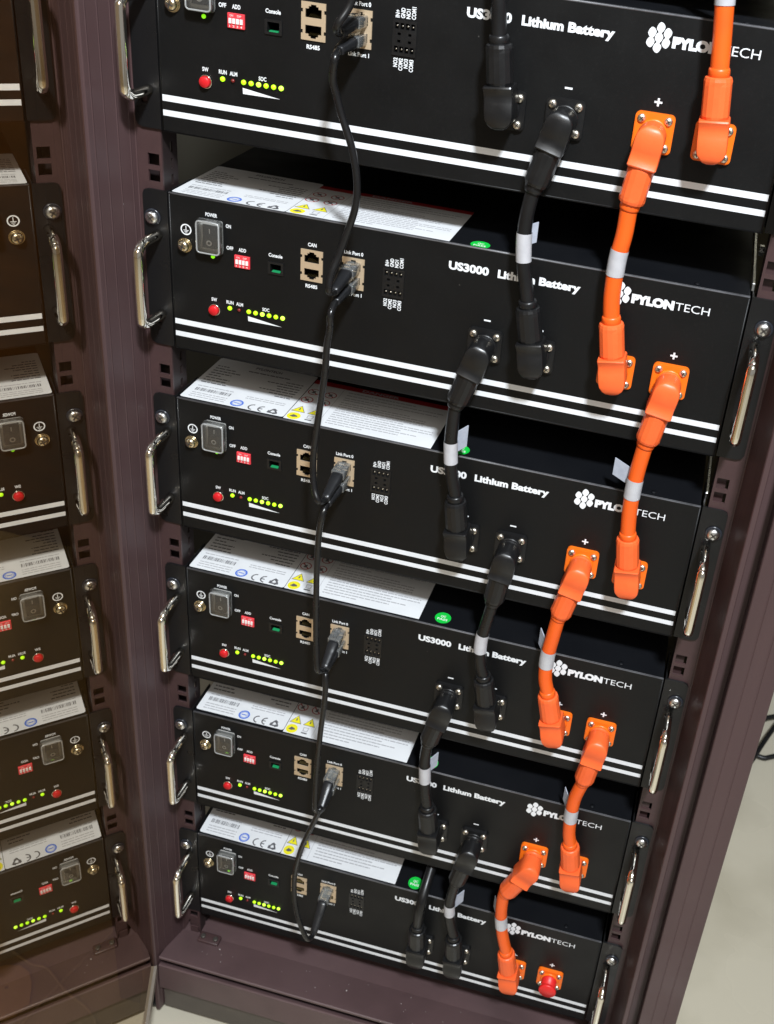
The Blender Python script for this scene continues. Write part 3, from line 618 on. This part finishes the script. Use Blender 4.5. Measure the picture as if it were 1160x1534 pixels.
def power_cable(label, group, mats, rad, top, mids, bot, sleeve=None, flag=None, name='power_cable'):
    """top / bot: (unit, socket index, gland end x,z) or None for a free end (mids then carries it)"""
    ends = []
    loc = None
    root = empty(name, (0,0,0), label, 'cable', group)
    pts = []
    if top:
        u, i, gx, gz = top; gx, gz = kx(gx), kz(gz); cx, cz = SOCK[i][0]+UDX[u], UZ(u)+SZ; a, b, d = plug(root, cx, cz, math.atan2(gx-cx, gz-cz), mats); pts += [b, a]
    pts += [Vector((kx(q[0]), q[2] if len(q) > 2 else PY, kz(q[1]))) for q in mids]
    if bot:
        u, i, gx, gz = bot; gx, gz = kx(gx), kz(gz); cx, cz = SOCK[i][0]+UDX[u], UZ(u)+SZ; a, b, d = plug(root, cx, cz, math.atan2(gx-cx, gz-cz), mats); pts += [a, b]
    path = crom(pts, 8)
    MB().tube(path, rad, 16).obj('cable', mats[1], root)
    if sleeve:                                      # printed tape round the cable, centred at height z
        zc, ln = kz(sleeve[0]), sleeve[1]
        seg = [p for p in path if abs(p.z-zc) <= ln/2+6]; seg.sort(key=lambda p: -p.z)
        def at(z):
            for a, b in zip(seg, seg[1:]):
                if a.z >= z >= b.z: return a.lerp(b, (a.z-z)/max(1e-6, a.z-b.z))
            return min(seg, key=lambda p: abs(p.z-z))
        sp = [at(zc+ln/2-ln*k/6) for k in range(7)]
        sl = MB().tube(sp, rad+0.45, 18, False).obj('tape_sleeve', 'silver_sleeve', root)
        if flag:                                    # loose tail of the tape standing off the cable
            sd, fl_, fh, tilt, back = flag; p = at(zc+ln*0.42); ca = Vector((sd, back, tilt)).normalized(); up = Vector((0,0,1))
            q = p + Vector((sd*rad*0.7, rad*0.5, 0)); a = q + ca*fl_
            F = MB().add([q+up*fh*0.5, a+up*fh*0.5, a-up*fh*0.5, q-up*fh*0.5], [(0,1,2,3)])
            n_ = ca.cross(up).normalized()*0.35
            F = MB().add([v+n_*k for k in (-1,1) for v in (q+up*fh*0.5, a+up*fh*0.5, a-up*fh*0.5, q-up*fh*0.5)], [(0,1,2,3),(4,5,6,7),(0,1,5,4),(1,2,6,5),(2,3,7,6),(3,0,4,7)])
            F.obj('tape_tail', 'sleeve_flag', sl)
    return root
GB, GO = 'black power cables linking the batteries', 'orange power cables linking the batteries'
power_cable('black power cable rising out of frame from the top battery', GB, BLK, 5.2, None, [(246,240),(247.5,200),(249,174)], (0,0,251.4,151.8))
power_cable('black power cable from the top battery down to the second', GB, BLK, 5.2, (0,1,285.1,58.6), [(282.5,40.8),(282.2,26.4),(284.0,6.3),(287.4,-10)], (1,1,289.5,-19.4), (17,21), (1,6,15,0.3,0.9))
power_cable('black power cable from the second battery to the third', GB, BLK, 5.2, (1,0,246,-113.6), [(244,-137),(244.3,-153),(246.6,-175)], (2,0,251.3,-195.5), (-158,19), (1,11,19,0.45,1.2))
power_cable('black power cable from the third battery to the fourth', GB, BLK, 5.2, (2,1,292.3,-288.9), [(288.9,-313),(285.9,-336),(287.0,-357)], (3,1,291.1,-371.5), (-337,20))
power_cable('black power cable from the fourth battery to the fifth', GB, BLK, 5.2, (3,0,248.7,-466.3), [(247,-486),(247.9,-503),(250,-527)], (4,0,253.2,-546.5), (-506,20), (1,10,17,0.6,1.2))
power_cable('black power cable from the fifth battery to the lowest', GB, BLK, 5.2, (4,1,288.4,-646.6), [(286.6,-664),(286.0,-682),(288.8,-703)], (5,1,293.6,-722), (-683,15), (1,12,17,0.7,0.9))
power_cable('black power cable disappearing behind the fifth battery from the lowest one', GB, BLK, 5.2, None, [(266,-520,150),(262,-600,90),(259,-655,30),(257,-684,-14)], (5,0,255.3,-716))
power_cable('orange power cable rising out of frame from the top battery', GO, ORG, 6.0, None, [(381,262),(384,225),(387,193),(389.5,172)], (0,3,391.6,152.5), (205,30))
power_cable('orange power cable from the top battery down to the second', GO, ORG, 6.0, (0,2,351.0,60.9), [(350.0,38.7),(348.2,19),(348.4,-6)], (1,2,350.1,-21.2), (18,19))
power_cable('orange power cable from the second battery to the third', GO, ORG, 6.0, (1,3,390.3,-118.1), [(388.4,-138),(387.6,-157),(388.0,-177)], (2,3,388.6,-189.1), (-156,17), (-1,15,15,0.30,0.3))
power_cable('orange power cable from the third battery to the fourth', GO, ORG, 6.0, (2,2,347.4,-292.9), [(345.4,-313),(343.4,-336),(344.2,-358)], (3,2,347.8,-373.1), (-337,18), (-1,11,17,0.8,1.2))
power_cable('orange power cable from the fourth battery to the fifth', GO, ORG, 6.0, (3,3,392.2,-467.1), [(388.0,-489),(387.2,-510),(388.3,-533)], (4,3,391.0,-547.2), (-510,16), (-1,11,16,0.8,1.4))
power_cable('orange power cable from the fifth battery to the lowest', GO, ORG, 6.0, (4,2,339.0,-637.8), [(337.4,-657),(339.0,-680),(343.0,-702)], (5,2,346.9,-715.1), (-680,16), (-1,11,16,0.9,1.4))
cx, cz = SOCK[3][0]+UDX[5], UZ(5)+SZ
cp = empty('socket_cap', (cx, -4, cz), 'red round protective cap on the lowest battery\'s right orange socket', 'cap')
MB().lathe([(7.9,0),(7.9,-1.0),(7.5,-1.4),(7.5,-9.0)], (0,0,0), 'y', 28).obj('cap_stem', 'red_plastic', cp)
MB().lathe([(7.5,-8.8),(8.6,-9.4),(9.2,-10.2),(9.2,-11.8),(8.6,-12.6),(0.05,-12.8)], (0,0,0), 'y', 32).obj('cap_head', 'red_plastic', cp)

# ================================================================== DATA CABLES
GN = 'black data cables looping between the batteries'
JZ = (-32.2, -44.4); JX = 149.7
def rj(root, u, port, end):
    """clear plug in the jack and a tapering boot reaching to end"""
    x, z = JX+UDX[u], UZ(u)+JZ[port]; e = Vector(end); a = Vector((x, -13.5, z)); d = (e-a)
    cl = MB().bev(x-5.7, x+5.7, -16, 6, z-3.9, z+3.6, 0.7).obj('clear_plug', 'clear_plug', root)
    b = MB(); vs = []; up = Vector((0,0,1)); t = d.normalized(); sd = t.cross(up).normalized(); uu = sd.cross(t)
    prof = [(0,5.3,3.9),(0.12,5.8,4.4),(0.4,5.4,4.2),(0.48,4.7,3.8),(0.55,5.0,4.0),(0.62,4.4,3.6),(0.7,4.7,3.8),(0.78,4.0,3.4),(0.86,4.2,3.5),(1.0,3.4,3.1)]
    for f, hw, hh in prof:
        q = a+d*f
        for k in range(12):
            an = 2*math.pi*k/12; ca, sa = math.cos(an), math.sin(an); ex = 0.55
            vs.append(q+sd*0.88*hw*math.copysign(abs(ca)**ex, ca)+uu*0.88*hh*math.copysign(abs(sa)**ex, sa))
    b.add(vs, [(i*12+k, i*12+(k+1)%12, (i+1)*12+(k+1)%12, (i+1)*12+k) for i in range(len(prof)-1) for k in range(12)], True)
    b.add(vs[:12], [list(range(12))]); b.add(vs[-12:], [list(range(12))])
    b.obj('plug_boot', 'boot_grey', root)
    MB().box(x-2.0, x+2.0, -14, -4, z+3.7, z+5.2).obj('plug_latch', 'clear_plug', root)
    return e, t
def data_cable(label, pts, top=None, bot=None):
    root = empty('data_cable', (0,0,0), label, 'cable', GN); P = []
    if top: e, t = rj(root, top[0], 1, top[1]); P += [e-t*6, e]
    P += [Vector(q) for q in pts]
    if bot: e, t = rj(root, bot[0], 0, bot[1]); P += [e, e-t*6]
    MB().tube(crom(P, 8), 2.6, 12).obj('cable', 'data_cable', root); return root
def bend_end(u, port, dx_=0, dz=0, y=-38): return (JX+UDX[u]+dx_, y, UZ(u)+JZ[port]+dz)
data_cable('black data cable dropping into the top battery from above the frame', [(172,-40,240),(166,-42,190),(158,-45,162),(151.5,-50,148.5)], None, (0, bend_end(0,0,0,-4,-38)))
data_cable('black data cable from the top battery to the second', [(149.2,-47,127),(147.0,-44,113),(149.4,-42,102),(153.2,-42,90),(160.8,-42,70),(165.5,-42,48),(165.0,-42,29),(159.6,-42,9),(154.4,-44,-9),(151.0,-48,-22),(150.6,-50,-33)], (0, bend_end(0,1,-0.5,-3,-38)), (1, bend_end(1,0,0,-6,-40)))
data_cable('black data cable from the second battery to the third', [(150.6,-46,-54),(149.0,-42,-66),(147.1,-42,-82),(146.1,-42,-104),(142.1,-42,-140),(138.9,-42,-171),(138.6,-43,-189),(141.6,-47,-205),(146.6,-50,-214)], (1, bend_end(1,1,0,-3,-37)), (2, bend_end(2,0,-1,-9,-40)))
data_cable('black data cable from the third battery to the fourth', [(147.6,-43,-232),(144.6,-42,-252),(143.5,-42,-286),(143.6,-42,-322),(145,-44,-358),(147,-47,-378),(149.0,-48,-392)], (2, bend_end(2,1,-1,-4,-36)), (3, bend_end(3,0,0,-12,-38)))
data_cable('black data cable from the fourth battery to the fifth', [(153.4,-40,-408),(153.8,-42,-432),(150.6,-42,-474),(148.3,-42,-518),(148.6,-45,-546),(149.8,-47,-567)], (3, bend_end(3,1,0,-4,-34)), (4, bend_end(4,0,0.5,-14,-38)))
data_cable('black data cable from the fifth battery looping to the lowest', [(152.4,-42,-572),(146.4,-42,-593),(134.7,-42,-633),(128.1,-42,-675),(129.2,-44,-711),(136.5,-48,-738),(144.5,-47,-762)], (4, bend_end(4,1,0,-5,-34)), (5, bend_end(5,0,-1.5,-24,-38)))

# ================================================================== BACKGROUND SEEN THROUGH THE GLASS AND BESIDE THE RACK
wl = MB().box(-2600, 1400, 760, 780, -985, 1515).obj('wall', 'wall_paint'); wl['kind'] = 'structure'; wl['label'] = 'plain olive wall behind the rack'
wp = MB().box(-2400, -560, 700, 730, -985, 1100).obj('wooden_panel', 'wood'); tag(wp, 'brown wooden panel seen dimly through the tinted glass door', 'panel')
zf = -984.5
def fpath(pts, r): return crom([(x, y, zf+r+0.3) for x, y in pts], 8)
cd = MB().holed([(-194,-49),(-204,-39),(-219,-35),(-235,-39),(-250,-49),(-252,-69),(-240,-90),(-224,-98),(-203,-97),(-189,-87),(-182,-71)], [circ(-217,-62,2.6,12)], zf, zf+5, 'z').obj('cardboard_disc', 'cardboard')
tag(cd, 'tan cardboard piece with a small hole lying on the floor behind the glass', 'cardboard')
c = MB().tube(fpath([(-182,-125),(-176,-92),(-171,-68),(-165,-45),(-157,-17),(-150,7),(-140,40)], 1.6), 1.6, 10).obj('floor_cable', 'grey_cable'); tag(c, 'grey cable running up the floor behind the glass door', 'cable')
c = MB().tube(fpath([(-240,-20),(-209,-28),(-188,-28),(-150,-47),(-119,-57),(-97,-72),(-85,-95)], 1.6), 1.6, 10).obj('floor_cable', 'grey_cable'); tag(c, 'grey cable curving across the floor behind the glass door', 'cable')
BLKF = 'black cables on the floor right of the rack'
c = MB().tube(crom([(560,560,-976),(609,602,-972),(641,643,-970),(657,659,-970),(674,672,-970),(760,720,-974)], 8), 3.8, 10).obj('floor_cable', 'black_cable'); tag(c, 'upper black cable on the floor right of the rack', 'cable', BLKF)
c = MB().tube(crom([(570,440,-976),(617,519,-970),(637,556,-966),(652,591,-962),(673,638,-960),(740,780,-960)], 8), 3.8, 10).obj('floor_cable', 'black_cable'); tag(c, 'steep black cable crossing the others right of the rack', 'cable', BLKF)
c = MB().tube(crom([(570,620,-978),(621,592,-978),(641,585,-978),(659,582,-978),(674,590,-978),(760,640,-978)], 8), 3.8, 10).obj('floor_cable', 'black_cable'); tag(c, 'lower flat-lying black cable on the floor right of the rack', 'cable', BLKF)

scene.render.engine = 'CYCLES'
scene.cycles.max_bounces = 10; scene.cycles.transparent_max_bounces = 24; scene.cycles.glossy_bounces = 6
